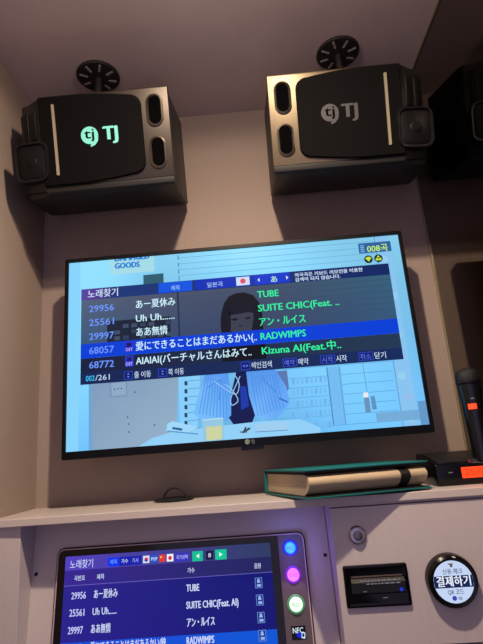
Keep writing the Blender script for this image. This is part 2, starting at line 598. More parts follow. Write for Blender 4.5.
TV.grid(ov, LX, hi_t, RX, hd_b, 16, 3, hm, lambda a, b: ((58 - 6 * a + 26 * b * (1 - a)), 88 + 10 * b - 18 * math.sin(a * 3.1), 124 - 20 * math.sin(a * 3.1)))
TV.grid(ov, LX, ft_t, RX, hi_b, 16, 1, hm, lambda a, b: (20 + 14 * a, 30 + 26 * a, 64 + 20 * a))
TV.grid(ov, LX, hd_b, RX, hd_t, 16, 1, hm, lambda a, b: (28 - 14 * a, 58 - 20 * a, 124 - 26 * a))
TV.grid(ov, LX, hd_b, LX + 0.10, hd_t, 6, 1, hm + L, lambda a, b: (92 - 62 * a * a, 66 - 12 * a, 164 - 44 * a))
R(LX, hi_b, RX, hi_t, (0, 62, 214), hm + 2 * L)
TV.grid(ov, LX, ft_b, RX, ft_t, 8, 1, hm + L, lambda a, b: (18, 36 + 6 * a, 84 + 8 * a))
# things of the video that show dimly through the list
gx0, gz0 = TV.at(107, 343)
gx1, gz1 = TV.at(170, 316)
gz0 = hi_t
R(gx0, gz0, gx1, gz1, (26, 36, 58), hm + L)
for j in range(4):
    for i in range(7):
        x = gx0 + 0.02 + i * 0.024
        z = gz1 - 0.012 - j * 0.0165
        if z - 0.011 > gz0 and (i * 7 + j * 3) % 5:
            R(x, z - 0.011, x + 0.016, z, (62, 78, 104) if (i + j) % 3 else (48, 62, 88), hm + 2 * L)
for k in range(6):
    z = hd_b - 0.014 - k * 0.017
    if z > hi_t:
        R(TV.at(179, 310)[0], z, RX, z + 0.0014, (56, 74, 106), hm + L)
R(TV.at(177.5, 310)[0], hi_t, TV.at(179, 310)[0], hd_b, (26, 44, 70), hm + 2 * L)
hair = tvp((222, 337.5), (220.5, 326), (221, 314), (224, 303), (229, 296), (236, 293), (245, 292.3), (253, 295), (259, 302), (262, 312), (263, 324), (264, 334))
TV.flat(ov, [(x, max(z, hi_t)) for x, z in hair], hm + 3 * L, (17, 20, 32))
face = tvp((229, 316), (233, 306), (241, 304), (249, 306), (254, 314), (254.5, 326), (252, 333.5), (232, 335), (228.5, 328))
TV.flat(ov, [(x, max(z, hi_t)) for x, z in face], hm + 4 * L, (58, 62, 80))
for pts, cc in ((((228, 315), (230, 305), (241, 302), (252, 304), (254.5, 313), (248, 312), (240, 313.5), (232, 315)), (19, 22, 36)),
                (((230.5, 319.6), (234.5, 317.9), (238.5, 319), (235, 320.9)), (16, 19, 32)), (((226.5, 337), (226, 316), (230, 308), (231, 320), (231, 336)), (19, 22, 36)), (((252, 334), (253.5, 318), (253, 308), (258, 314), (260, 333)), (19, 22, 36)),
                (((244, 318), (249, 316.4), (252, 317.6), (247, 319.4)), (22, 26, 42)),
                (((238.5, 325), (243, 324.7), (242, 327), (239.5, 327.1)), (44, 46, 64))):
    TV.flat(ov, [(x, max(z, hi_t)) for x, z in tvp(*pts)], hm + 5 * L, cc)
hx0, hx1 = TV.at(222, 355)[0], TV.at(266, 352)[0]
R(hx0, ft_t, hx1, hi_b, (10, 13, 26), hm + L * 2)
# tabs
for px0, px1, cc in ((158.5, 192, (16, 84, 224)), (195.4, 253.8, (12, 48, 184)), (255.2, 290.5, (12, 56, 204))):
    a, b = TV.at(px0, 290)[0], TV.at(px1, 283)[0]
    R(a, hd_b + 0.002, b, hd_t - 0.001, cc, hm + 2 * L)
a, b = TV.at(236.2, 282)[0], TV.at(249.6, 281)[0]
R(a, hd_b + 0.0045, b, hd_t - 0.0035, (206, 226, 250), hm + 3 * L)
TV.flat(ov, circ((a + b) / 2, (hd_b + hd_t) / 2 + 0.0005, 0.0078, 20), hm + 4 * L, (232, 78, 112))
zm = (hd_b + hd_t) / 2
x = TV.at(258.5, 280)[0]
TV.flat(ov, [(x - .003, zm), (x + .003, zm - .006), (x + .003, zm + .006)], hm + 3 * L, (220, 236, 255))
x = TV.at(287.3, 278)[0]
TV.flat(ov, [(x + .003, zm), (x - .003, zm + .006), (x - .003, zm - .006)], hm + 3 * L, (220, 236, 255))
# counter in the upper right corner
a, o, b, t_ = rowrect(358.8, 243.7, 391, 240.2, 254, 250.2)
R(a, o, b, t_, (44, 98, 160), hm)
for k in range(4):
    z = t_ - 0.006 - k * 0.0058
    R(a + 0.005, z - 0.003, a + 0.0155, z, (128, 190, 236), hm + L)
for i, (px, py) in enumerate(((368.6, 259), (378.6, 258))):
    cx, cz = TV.at(px, py)
    TV.flat(ov, circ(cx, cz, 0.0118, 24), hm, (20, 46, 44))
    yc = (196, 228, 70)
    if i == 0:
        TV.flat(ov, [(cx, cz - .007), (cx + .0085, cz + .003), (cx + .005, cz + .0065), (cx, cz + .0075), (cx - .005, cz + .0065), (cx - .0085, cz + .003)], hm + L, yc)
    else:
        TV.flat(ov, circ(cx, cz + .005, .0033, 10), hm + L, yc)
        for q in (-1, 1):
            TV.flat(ov, circ(cx + q * .0052, cz - .001, .0028, 10), hm + L, yc)
        TV.flat(ov, [(cx - .009, cz - .006), (cx + .009, cz - .006), (cx + .005, cz - .001), (cx - .005, cz - .001)], hm + L, yc)
# small symbols of the bottom bar and of the list
zf0, zf1 = ft_b + 0.0045, ft_t - 0.0045
keyb = [(123.8, 132.5, 374), (158, 166.8, 371), (240.8, 250, 365.5), (282.6, 297, 362.5), (320.3, 335.3, 359.5), (358.8, 373.3, 356.5)]
for i, (p0, p1, py) in enumerate(keyb):
    a, b = TV.at(p0, py)[0], TV.at(p1, py)[0]
    R(a, zf0, b, zf1, (40, 70, 200), hm + 3 * L)
    R(a + .002, zf0 + .002, b - .002, zf1 - .002, (14, 26, 92), hm + 4 * L)
    cx, cz = (a + b) / 2, (zf0 + zf1) / 2
    if i < 2:
        for q in (-1, 1):
            TV.flat(ov, [(cx - .004, cz + q * .002), (cx + .004, cz + q * .002), (cx, cz + q * .007)], hm + 5 * L, (86, 120, 250))
    elif i == 2:
        for q in (-1, 1):
            TV.flat(ov, [(cx + q * .002, cz - .004), (cx + q * .002, cz + .004), (cx + q * .008, cz)], hm + 5 * L, (86, 120, 250))
rows = [312.3, 326.2, 340.3, 354.5, 368.7]
basez = [TV.at(89, y)[1] for y in rows]
dz = (basez[0] - basez[-1]) / 4
basez = [basez[0] - dz * k for k in range(5)]
for k in (3, 4):
    a, b = TV.at(125, 352)[0], TV.at(133, 351)[0]
    R(a, basez[k] - 0.003, b, basez[k] + 0.026, (52, 44, 200) if k == 3 else (48, 60, 214), hm + 4 * L)
    R(a + .004, basez[k] + 0.012, b - .004, basez[k] + 0.023, (20, 26, 110), hm + 5 * L)
menu = obj('song_menu', ov, M['screen'], tv, recalc=False)

ht = hm + 8 * L


def tw(txt, px0, px1, base, size, rgb, bold=0.03, name='menu_word', pyref=None):
    tx = MB()
    py = pyref if pyref is not None else 320
    # plane x of the two ends, at the height of the base line
    def xx(px):
        x, z = TV.at(px, py)
        for _ in range(6):
            x, z = TV.at(px, py_at(px, base))
        return x
    def py_at(px, zt):
        lo, hi = 200.0, 470.0
        for _ in range(30):
            m = (lo + hi) / 2
            if TV.at(px, m)[1] > zt:
                lo = m
            else:
                hi = m
        return (lo + hi) / 2
    write(tx, TV, txt, xx(px0), xx(px1), base, size, ht, rgb, bold)
    return obj(name, tx, M['ink'], menu, recalc=False)


num_c, ttl_c, art_c = (108, 150, 255), (206, 240, 255), (52, 240, 160)
hb = hd_b + 0.0065
tw('노래찾기', 87.7, 118, hb, 0.0265, (206, 226, 250), 0.03, 'menu_heading')
tw('제목', 171, 180, hb + 0.001, 0.0165, (150, 200, 255), 0.01)
tw('일본곡', 207, 223, hb + 0.001, 0.0165, (176, 206, 250), 0.015)
tw('あ', 271, 277.5, hb, 0.0215, (190, 236, 210), 0.03)
tw('외국곡은 키보드 리모컨을 이용한', 294.7, 363, hd_b + 0.0160, 0.0128, (214, 232, 255), 0.05)
tw('검색이 되지 않습니다.', 295.2, 340.4, hd_b + 0.0022, 0.0128, (214, 232, 255), 0.05)
titles = [('29956', 'あー夏休み', 135.8, 175.5, 'TUBE', 257.4, 279), ('25561', 'Uh Uh......', 135.8, 174.7, 'SUITE CHIC(Feat. ..', 258.2, 339.4),
          ('29997', 'ああ無情', 136.2, 167.7, 'アン・ルイス', 259.5, 306), ('68057', '愛にできることはまだあるかい(..', 135.8, 257.1, 'RADWIMPS', 260.7, 306.3),
          ('68772', 'AIAIAI(バーチャルさんはみて..', 135.8, 251.7, 'Kizuna AI(Feat.中..', 262, 341.5)]
for k, (no, ti, a, b, ar, c, d) in enumerate(titles):
    tw(no, 89, 114, basez[k], 0.0275, num_c, 0.03, 'song_number')
    tw(ti, a, b, basez[k] + 0.001, 0.0275, ttl_c, 0.035, 'song_title')
    tw(ar, c, d, basez[k] + 0.001, 0.0275, art_c, 0.05, 'artist_name')
for k in (3, 4):
    tw('OST', 125.6, 132.6, basez[k], 0.0125, (190, 190, 255), 0.03)
fb = ft_b + 0.0085
tw('002', 85.7, 94.6, fb, 0.0215, (60, 196, 250), 0.02)
tw('/261', 95.2, 109.7, fb, 0.0215, (190, 216, 250), 0.012)
fb2 = fb - 0.0005
for s_, a, b in (('줄 이동', 134.2, 151), ('쪽 이동', 168.5, 184), ('색인검색', 251.3, 272), ('예약', 298.4, 308.7), ('시작', 336.5, 347.3), ('닫기', 375, 386.3)):
    tw(s_, a, b, fb2, 0.0195, (206, 224, 250), 0.012)
for s_, a, b in (('예약', 284.6, 295), ('시작', 322.2, 333.4), ('취소', 360.6, 371.4)):
    tw(s_, a, b, fb2 + 0.001, 0.0165, (92, 116, 250), 0.01)
cz = (TV.at(367, 252)[1] + TV.at(388, 250.2)[1]) / 2
tw('008곡', 367.5, 388.3, cz, 0.0255, (206, 250, 96), 0.02)
# maker's badge on the lower frame
bd = MB()
TV.flat(bd, circ(0.0105 - 0.007, 0.0118, 0.0062, 24), 0.0006, (150, 140, 120))
write(bd, TV, 'tj', 0.0035 - 0.0034, 0.0035 + 0.0036, 0.0098, 0.0085, 0.0009, (40, 34, 30), 0.04)
write(bd, TV, 'TJ', 0.0125, 0.0215, 0.0072, 0.0125, 0.0007, (120, 116, 112), 0.03)
tag(obj('maker_badge', bd, M['ink'], tv, recalc=False), 'small round emblem and letters on the lower frame')

# ------------------------------------------------------------------ loudspeakers
SX0, SZ0, SA, SH, SD, SW = 0.1318, ZO + 0.7568, 0.273, 0.2578, 0.2555, 0.4400
ca, sa = math.cos(SA), math.sin(SA)


def speaker(S, label):
    # S=+1: left one (outer side to the left); u outward, y back, z up along the tilted body
    o = Vector((-S * SX0, -0.03, SZ0))
    Xu = Vector((-S, 0, 0))
    Y = Vector((0, ca, sa))
    Zz = Vector((0, -sa, ca))

    def P(u, y, z):
        return o + Xu * u + Y * y + Zz * z
    t = thing('loudspeaker', P(SW / 2, -SD / 2, 0), label, 'loudspeaker', 'loudspeakers hanging below the ceiling')
    fo = 0.345                                   # width of the straight front
    # cabinet, narrower behind, chamfered to the outer side
    poly = [(0.004, -SD + .018), (0.0, -0.0), (SW - 0.005, -0.004), (SW - 0.02, -0.19), (0.412, -0.205), (fo - .006, -SD + .018)]
    mb = MB()
    mb.loft([[P(u, y, 0) for u, y in poly], [P(u, y, SH) for u, y in poly]])
    obj('enclosure', mb, M['spk_body'], t, bevel=0.003, smooth=True)
    # metal front plate with sloping chin
    mb = MB()
    prof = [(0.018, 0.0185), (-0.006, 0.0185), (-0.006, SH - 0.004), (-0.002, SH), (0.018, SH)]
    mb.loft([[P(0, -SD + 0.006 + y, z) for y, z in prof], [P(fo, -SD + 0.006 + y, z) for y, z in prof]])
    obj('front_plate', mb, M['spk_front' if S < 0 else 'spk_front_dim'], t, bevel=0.0015, smooth=True)
    mb = MB()
    prof = [(0.018, 0.0), (0.000, 0.000), (-0.004, 0.004), (-0.0055, 0.018), (0.018, 0.018)]
    mb.loft([[P(0.001, -SD + 0.006 + y, z) for y, z in prof], [P(fo - 0.001, -SD + 0.006 + y, z) for y, z in prof]])
    obj('lower_trim', mb, M['chin'], t, bevel=0.001, smooth=True)
    front = Plane(P(0, -SD, 0), (1, 0, 0), Zz)   # room-right direction, for the writing

    def fx(u):
        return -S * u

    def side(pts):
        return [(fx(u), z) for u, z in pts]
    # black cloth grille with its swelling upper and lower edges
    g = []
    for k in range(7):
        a = math.radians(180 + 90 * k / 6)
        g.append((0.104 + 0.032 * math.cos(a), 0.060 + 0.028 * math.sin(a)))
    for k in range(1, 9):
        q = k / 8
        g.append((0.104 + (fo - 0.104) * q, 0.032 - 0.014 * math.sin(min(1, q * 1.5) * math.pi / 2)))
    for k in range(9):
        q = 1 - k / 8
        g.append((0.104 + (fo - 0.104) * q, 0.2405 + 0.0135 * math.sin(min(1, q * 1.6) * math.pi / 2)))
    for k in range(1, 7):
        a = math.radians(90 + 90 * k / 6)
        g.append((0.104 + 0.032 * math.cos(a), 0.212 + 0.0285 * math.sin(a)))
    mb = MB()
    big = side(g)
    cxm = sum(a for a, b in big) / len(big)
    czm = sum(b for a, b in big) / len(big)
    sm = [(cxm + (a - cxm) * 0.985, czm + (b - czm) * 0.975) for a, b in big]
    mb.loft([[front.p(a, b, -0.004) for a, b in big], [front.p(a, b, 0.004) for a, b in big], [front.p(a, b, 0.007) for a, b in sm]])
    obj('grille', mb, M['grille'], t, smooth=True)
    # two racetrack ports
    for zc in (0.1945, 0.0835):
        cx = fx(0.0375)

        def track(w, h):
            return [(a + cx, b + zc) for a, b in rrect(-w / 2, -h / 2, w / 2, h / 2, w / 2 - 1e-4, 8)]
        mb = MB()
        L4 = [track(.046, .087), track(.044, .085), track(.036, .077), track(.031, .072), track(.030, .071)]
        hs = [-0.003, 0.003, 0.005, 0.002, -0.004]
        mb.loft([[front.p(a, b, h) for a, b in l] for l, h in zip(L4, hs)], caps=False)
        rg = obj('port_ring', mb, M['ring'], t, smooth=True)
        mb = MB()
        mb.loft([[front.p(a, b, 0.0012) for a, b in track(.0315, .0725)], [front.p(a, b, 0.0004) for a, b in track(.0315, .0725)]])
        obj('port_opening', mb, M['hole'], rg)
    # pale upright strip near the outer end
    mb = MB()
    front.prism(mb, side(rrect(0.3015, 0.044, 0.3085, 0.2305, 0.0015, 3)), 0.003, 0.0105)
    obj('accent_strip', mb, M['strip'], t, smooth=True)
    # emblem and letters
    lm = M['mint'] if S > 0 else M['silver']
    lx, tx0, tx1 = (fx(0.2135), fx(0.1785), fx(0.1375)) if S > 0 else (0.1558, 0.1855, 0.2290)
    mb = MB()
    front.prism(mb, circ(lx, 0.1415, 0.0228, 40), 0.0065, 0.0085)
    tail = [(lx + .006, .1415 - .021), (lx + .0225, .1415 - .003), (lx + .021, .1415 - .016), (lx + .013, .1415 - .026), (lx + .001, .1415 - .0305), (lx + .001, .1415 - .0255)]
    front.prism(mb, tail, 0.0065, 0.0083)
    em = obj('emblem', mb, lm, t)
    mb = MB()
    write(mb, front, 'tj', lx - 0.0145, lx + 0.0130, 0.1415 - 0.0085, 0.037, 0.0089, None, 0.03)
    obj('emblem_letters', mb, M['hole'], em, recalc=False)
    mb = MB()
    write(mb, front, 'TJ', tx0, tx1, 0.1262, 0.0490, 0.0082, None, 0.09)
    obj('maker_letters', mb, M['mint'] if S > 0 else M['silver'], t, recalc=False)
    # angled outer section: black moulding with rib and square tweeter
    A, B = P(fo - 0.004, -SD + 0.004, 0), P(0.415, -0.208, 0)
    ex = (B - A).normalized()
    wid = (B - A).length
    ch = Plane(A, ex if S < 0 else -ex, Zz)
    if S < 0:
        def c(q):
            return q
    else:
        def c(q):
            return -q
    mb = MB()
    ch.prism(mb, [(c(0), 0.008), (c(wid), 0.016), (c(wid), SH - 0.03), (c(wid * .55), SH - 0.008), (c(0), SH - 0.002)], -0.02, 0.004)
    obj('corner_moulding', mb, M['black'], t, bevel=0.003, smooth=True)
    mb = MB()
    for q in (0.020, 0.052):
        ch.prism(mb, [(c(q), 0.150), (c(q + .022), 0.150), (c(q + .022), SH - 0.036), (c(q), SH - 0.030)], 0.002, 0.007)
    obj('corner_rib', mb, M['horn'], t, bevel=0.002, smooth=True)
    # tweeter faces further to the front
    tilt = -0.13 * S
    tw_ = Plane(P(0.374, -0.2495, 0.086), Vector((math.cos(tilt), 0, 0)) + Y * (math.sin(tilt)), Zz)
    mb = MB()
    q0 = rrect(-0.049, -0.053, 0.049, 0.053, 0.022)
    q1 = rrect(-0.047, -0.051, 0.047, 0.051, 0.021)
    q2 = rrect(-0.043, -0.047, 0.043, 0.047, 0.019)
    q3 = rrect(-0.041, -0.045, 0.041, 0.045, 0.018)
    mb.loft([[tw_.p(a, b, h) for a, b in q] for q, h in ((q1, -0.03), (q0, -0.004), (q0, 0.008), (q1, 0.014), (q2, 0.0135), (q3, 0.008))])
    tw_o = obj('tweeter', mb, M['rubber'], t, smooth=True)
    mb = MB()
    mb.loft([[tw_.p(a, b, h) for a, b in q] for q, h in ((rrect(-.040, -.044, .040, .044, .018), 0.0085), (circ(0, 0, .026, 28), 0.0045))][:1] +
            [[tw_.p(a, b, 0.0105) for a, b in rrect(-.037, -.041, .037, .041, .017)]])
    obj('tweeter_mesh', mb, M['horn'], tw_o, smooth=True)
    mb = MB()
    lo = []
    for k in range(6):
        a = math.pi / 2 * k / 5
        lo.append([tw_.p(x, z, 0.0100 + 0.0035 * math.sin(a)) for x, z in circ(0, 0, max(0.0003, 0.016 * math.cos(a)), 20)])
    mb.loft(lo)
    obj('tweeter_dome', mb, M['horn'], tw_o, smooth=True)
    return t


speaker(1, 'left charcoal wall loudspeaker whose front emblem shines mint green')
speaker(-1, 'right charcoal loudspeaker beside the mirror, its front emblem dull silver')

# ceiling plates and rods that carry them
for S, lab in ((-1, 'dark slotted round ceiling mount above the left loudspeaker'), (1, 'dark slotted round ceiling mount above the right loudspeaker')):
    cx, cy = S * 0.3565, -0.219
    t = thing('ceiling_mount', (cx, cy, ZC), lab, 'speaker mount', 'ceiling mounts of the loudspeakers')
    mb = MB()
    mb.loft([[Vector((a, b, z)) for a, b in circ(cx, cy, r, 40)] for r, z in ((0.0625, ZC), (0.063, ZC - 0.004), (0.060, ZC - 0.007), (0.024, ZC - 0.011))])
    obj('mount_plate', mb, M['steel'], t, smooth=True)
    for k in range(8):
        a = 2 * math.pi * (k + 0.5) / 8
        d = Vector((math.cos(a), math.sin(a), 0))
        n = Vector((-d.y, d.x, 0)) * 0.0028
        c0 = Vector((cx, cy, 0))
        mb = MB()
        lo = []
        for r, zt, zb in ((0.030, ZC - 0.008, ZC - 0.0118), (0.053, ZC - 0.006, ZC - 0.0098)):
            lo.append([c0 + d * r - n + Vector((0, 0, zt)), c0 + d * r + n + Vector((0, 0, zt)), c0 + d * r + n + Vector((0, 0, zb)), c0 + d * r - n + Vector((0, 0, zb))])
        mb.loft(lo)
        obj('plate_rib', mb, M['rib'], t)
    mb = MB()
    top_z = SZ0 + SH * ca - (0.219 - 0.03 - SH * sa) / ca * sa
    mb.tube([(cx, cy, ZC - 0.012), (cx, cy, top_z - 0.002)], 0.009, 16)
    mb.box((cx - 0.03, cy - 0.02, top_z - 0.002), (cx + 0.03, cy + 0.02, top_z + 0.006))
    obj('mount_rod', mb, M['steel'], t, smooth=True)

# ------------------------------------------------------------------ shelf, recess, cabinet
zsb = ZO - 0.1405
mb = MB()
fp = [(XL, 0.0), (XL, yF(XL)), (XR - .0, yF(XR)), (XR, 0.0)]
mb.loft([[Vector((a, b, zsb)) for a, b in fp], [Vector((a, b, ZS)) for a, b in fp]])
tag(obj('shelf_board', mb, M['laminate_shelf'], bevel=0.0015), 'long cream laminate shelf board under the television', 'shelf')

PX0, PX1 = -0.533, 0.178
tl = math.radians(8)
PN = Vector((0, -math.cos(tl), math.sin(tl)))
PAN = Plane((0, -0.15, ZO - 0.15), (1, 0, 0), (0, math.sin(tl), math.cos(tl)))
t = thing('console_panel', ((PX0 + PX1) / 2, -0.2, 0.55), 'cream recessed panel around the touchscreen under the shelf', 'panel')
mb = MB()
PAN.prism(mb, [(PX0, -0.75), (PX1, -0.75), (PX1, 0.0093), (PX0, 0.0093)], -0.018, 0.0)
obj('panel_board', mb, M['laminate'], t)
mb = MB(); mb.box((PX0, -0.272, 0.0), (PX1, -0.20, 0.46)); obj('base_board', mb, M['laminate'], t)
for px, py in ((36.2, 574.2), (325.2, 555)):
    x, y = PAN.at(px, py)
    mb = MB()
    PAN.prism(mb, circ(x, y, 0.0042, 20), -0.001, 0.0012)
    tag(obj('screw_cap', mb, M['gap'], t), 'small black screw cap')
t = None
mb = MB()
mb.box((XL, yF(XL) + 0.012, 0.0), (PX0 - 0.0, 0, zsb))
sp = obj('side_pillar', mb, M['laminate'], bevel=0.001)
tag(sp, 'narrow cream pillar at the left end below the shelf', 'pillar')

# right cabinet
CX0, CX1 = 0.1795, XR
t = thing('cabinet', ((CX0 + CX1) / 2, -0.14, 0.0), 'cream cabinet with a round steel lock below the right end of the shelf', 'cabinet')
mb = MB()
fp = [(CX0, 0), (CX0, yF(CX0) + 0.024), (CX1, yF(CX1) + 0.024), (CX1, 0)]
mb.loft([[Vector((a, b, 0)) for a, b in fp], [Vector((a, b, zsb)) for a, b in fp]])
obj('cabinet_body', mb, M['laminate'], t)


def door(z0, z1, x0=CX0, x1=CX1 - 0.002):
    mb = MB()
    fp = [(x0, yF(x0) + 0.024), (x0, yF(x0) + 0.006), (x1, yF(x1) + 0.006), (x1, yF(x1) + 0.024)]
    mb.loft([[Vector((a, b, z0)) for a, b in fp], [Vector((a, b, z1)) for a, b in fp]])
    return mb


mb = door(ZO - 0.1465, zsb); obj('gap_strip', door(ZO - 0.1445, zsb - 0.0005), M['laminate'], t)  # plain laminate strip between the shelf and the door gap
dz0 = ZO - 0.4215
dr = obj('door', door(dz0, ZO - 0.1472), M['laminate'], t, bevel=0.0012)
obj('lower_door', door(0.06, dz0 - 0.0035), M['laminate'], t, bevel=0.0012)
mb = MB()
obj('plinth', door(0.0, 0.0575), M['gap'], t)
dd = Vector((1, -0.037, 0)).normalized()
DOOR = Plane((0, yF(0) + 0.006, ZO), dd, (0, 0, 1))
# lock
x, y = DOOR.at(357.3, 535)
mb = MB()
mb.loft([[DOOR.p(a, b, h) for a, b in circ(x, y, r, 32)] for r, h in ((0.0195, 0), (0.0195, 0.004), (0.016, 0.008), (0.0145, 0.0085))])
lk = obj('lock', mb, M['steel_lock'], dr, smooth=True)
lk['label'] = 'round steel key lock'
mb = MB()
mb.loft([[DOOR.p(a, b, h) for a, b in circ(x, y, r, 24)] for r, h in ((0.010, 0.008), (0.010, 0.0115), (0.0085, 0.0125))])
mb.loft([[DOOR.p(x + a, y + b, 0.0126) for a, b in rrect(-.0012, -.006, .0012, .006, .001, 2)], [DOOR.p(x + a, y + b, 0.0132) for a, b in rrect(-.0012, -.006, .0012, .006, .001, 2)]])
obj('lock_core', mb, M['lock_core'], lk, smooth=True)

# card reader let into the door
pts = [DOOR.at(343, 566), DOOR.at(406, 562), DOOR.at(411, 604), DOOR.at(346, 608)]
rx0, rx1 = (pts[0][0] + pts[3][0]) / 2, (pts[1][0] + pts[2][0]) / 2
rz0, rz1 = (pts[2][1] + pts[3][1]) / 2, (pts[0][1] + pts[1][1]) / 2
t = thing('card_reader', DOOR.p((rx0 + rx1) / 2, rz0, 0.002), 'flat black card reader slot set in the cabinet door', 'card reader')
mb = MB()
o1 = rrect(rx0, rz0, rx1, rz1, 0.004)
i1 = rrect(rx0 + .004, rz0 + .004, rx1 - .004, rz1 - .004, 0.003)
i2 = rrect(rx0 + .007, rz0 + .007, rx1 - .007, rz1 - .007, 0.002)
mb.loft([[DOOR.p(a, b, h) for a, b in q] for q, h in ((o1, 0.0), (o1, 0.006), (i1, 0.008), (i2, 0.006))])
obj('reader_frame', mb, M['gloss_black'], t, smooth=True)
w_, h_ = rx1 - rx0, rz1 - rz0
mb = MB()
prof = [(0.006, 0.30), (0.016, 0.36), (0.018, 0.62), (0.010, 0.70), (0.006, 0.70)]
lo = []
for fr in (0.10, 0.93):
    lo.append([DOOR.p(rx0 + w_ * fr, rz0 + h_ * q, hh) for hh, q in prof])
mb.loft(lo)
obj('slot_lip', mb, M['black'], t, bevel=0.001)
mb = MB()
DOOR.prism(mb, rrect(rx0 + w_ * .11, rz0 + h_ * .715, rx1 - w_ * .09, rz0 + h_ * .745, .001, 2), 0.006, 0.0068)
obj('card_slot_highlight', mb, mat('slot_highlight', (92, 78, 70), 0.4), t)  # paler strip, the slot's highlight put into its colour
for q, a0, a1 in ((0.66, 0.24, 0.88), (0.585, 0.33, 0.88)):
    mb = MB()
    x = a0
    while x < a1 - .02:
        l = random.uniform(0.025, 0.075)
        DOOR.flat(mb, [(rx0 + w_ * x, rz0 + h_ * (q - .012)), (rx0 + w_ * min(a1, x + l), rz0 + h_ * (q - .012)), (rx0 + w_ * min(a1, x + l), rz0 + h_ * (q + .014)), (rx0 + w_ * x, rz0 + h_ * (q + .014))], 0.0186, (118, 116, 126))
        x += l + 0.018
    obj('printed_line', mb, M['ink'], t, recalc=False)
mb = MB()
DOOR.flat(mb, [(rx0 + w_ * .27, rz0 + h_ * .40), (rx0 + w_ * .32, rz0 + h_ * .40), (rx0 + w_ * .32, rz0 + h_ * .43), (rx0 + w_ * .27, rz0 + h_ * .43)], 0.0186, (80, 80, 92))
obj('printed_mark', mb, M['ink'], t, recalc=False)
mb = MB()
DOOR.flat(mb, [(rx0 + w_ * .57, rz0 + h_ * .20), (rx0 + w_ * .65, rz0 + h_ * .20), (rx0 + w_ * .65, rz0 + h_ * .225), (rx0 + w_ * .57, rz0 + h_ * .225)], 0.0075, (84, 88, 100))
obj('printed_mark', mb, M['ink'], t, recalc=False)
mb = MB()
DOOR.prism(mb, circ(rx0 + w_ * .855, rz0 + h_ * .42, 0.0034, 16), 0.0165, 0.0192)
obj('status_light', mb, mat('blue_led', (10, 24, 120), 0.3, emit=(16, 44, 190), estr=1.0), t)

# round payment button
c0 = DOOR.at(452.5, 581)
bx, bz = c0[0] - 0.004, c0[1] + 0.004
t = thing('payment_button', DOOR.p(bx, bz - 0.05, 0), 'round black payment button with a white lit face and blue band on the cabinet door', 'payment button')
mb = MB()
mb.loft([[DOOR.p(bx + a, bz + b, h) for a, b in circ(0, 0, r, 48)] for r, h in ((0.052, 0), (0.052, 0.012), (0.050, 0.019), (0.045, 0.023), (0.0415, 0.0225), (0.0405, 0.020))])
obj('button_housing', mb, M['gloss_black'], t, smooth=True)
mb = MB()
DOOR.grid(mb, 0, 0, 0, 0, 1, 1, 0, lambda a, b: (0, 0, 0)) if False else None
DOOR.flat(mb, [(bx + a, bz + b) for a, b in circ(0, 0, 0.0402, 48)], 0.0215, (196, 212, 244))
hh = 0.0115
ww = math.sqrt(0.0402 ** 2 - hh ** 2)
DOOR.flat(mb, [(bx - ww, bz - hh + .0005), (bx + ww, bz - hh + .0005), (bx + .0402, bz), (bx + ww, bz + hh), (bx - ww, bz + hh), (bx - .0402, bz)], 0.0218, (18, 34, 84))
obj('lit_face', mb, M['screen'], t, recalc=False)
mb = MB()
write(mb, DOOR, '결제하기', bx - .0345, bx + .0345, bz - 0.0068, 0.0215, 0.0221, (232, 240, 255), 0.05)
write(mb, DOOR, '신용·체크', bx - .0195, bx + .0205, bz + 0.0155, 0.0115, 0.0221, (70, 78, 108), 0.03)
write(mb, DOOR, 'QR 코드', bx - .0155, bx + .0175, bz - 0.0230, 0.0115, 0.0221, (70, 82, 112), 0.03)
DOOR.flat(mb, circ(bx - .0035, bz - 0.0305, 0.0046, 20), 0.0221, (52, 66, 176))
DOOR.flat(mb, [(bx + .004, bz - .034), (bx + .012, bz - .034), (bx + .012, bz - .028), (bx + .004, bz - .028)], 0.0221, (150, 162, 196))
DOOR.flat(mb, [(bx - .006, bz + .035), (bx + .004, bz + .035), (bx + .004, bz + .0325), (bx - .006, bz + .0325)], 0.0221, (120, 104, 70))
DOOR.flat(mb, [(bx - .003, bz + .0325), (bx + .003, bz + .0325), (bx + .002, bz + .0275), (bx - .002, bz + .0275)], 0.0221, (84, 84, 92))
obj('face_lettering', mb, M['ink'], t, recalc=False)

# ------------------------------------------------------------------ touchscreen in the recess
mo = [PAN.at(61.2, 546), PAN.at(304, 533)]
FX0, FX1 = -0.4735, 0.1235
FT = (mo[0][1] + mo[1][1]) / 2
t = thing('touchscreen_monitor', PAN.p((FX0 + FX1) / 2, FT - 0.38, 0), 'touchscreen monitor in a black rounded frame under the shelf, showing a blue song list', 'monitor')
FB = FT - 0.385
mb = MB()
mb.loft([[PAN.p(a, b, h) for a, b in q] for q, h in ((rrect(FX0, FB, FX1, FT, .018), 0), (rrect(FX0, FB, FX1, FT, .018), .006), (rrect(FX0 + .002, FB + .002, FX1 - .002, FT - .002, .016), .008))])
obj('frame', mb, M['black'], t, smooth=True)
mb = MB()
PAN.ring(mb, rrect(FX0 + .003, FB + .003, FX1 - .003, FT - .003, .0155), rrect(FX0 + .0055, FB + .0055, FX1 - .0055, FT - .0055, .0135), 0.007, 0.0095)
obj('frame_rim', mb, M['rim'], t, smooth=True)
GX1 = PAN.at(279, 560)[0] + 0.001
mb = MB()
q = [p for p in rrect(FX0 + .006, FB + .006, FX1 - .006, FT - .006, .013)]
PAN.prism(mb, [(max(a, GX1), b) for a, b in q], 0.006, 0.0086)
obj('button_panel', mb, M['grey_panel'], t)
mb = MB()
PAN.prism(mb, [(min(a, GX1 - .0005), b) for a, b in q], 0.006, 0.0090)
obj('glass', mb, M['glass'], t)
SXa, SXb = -0.4505, 0.0405
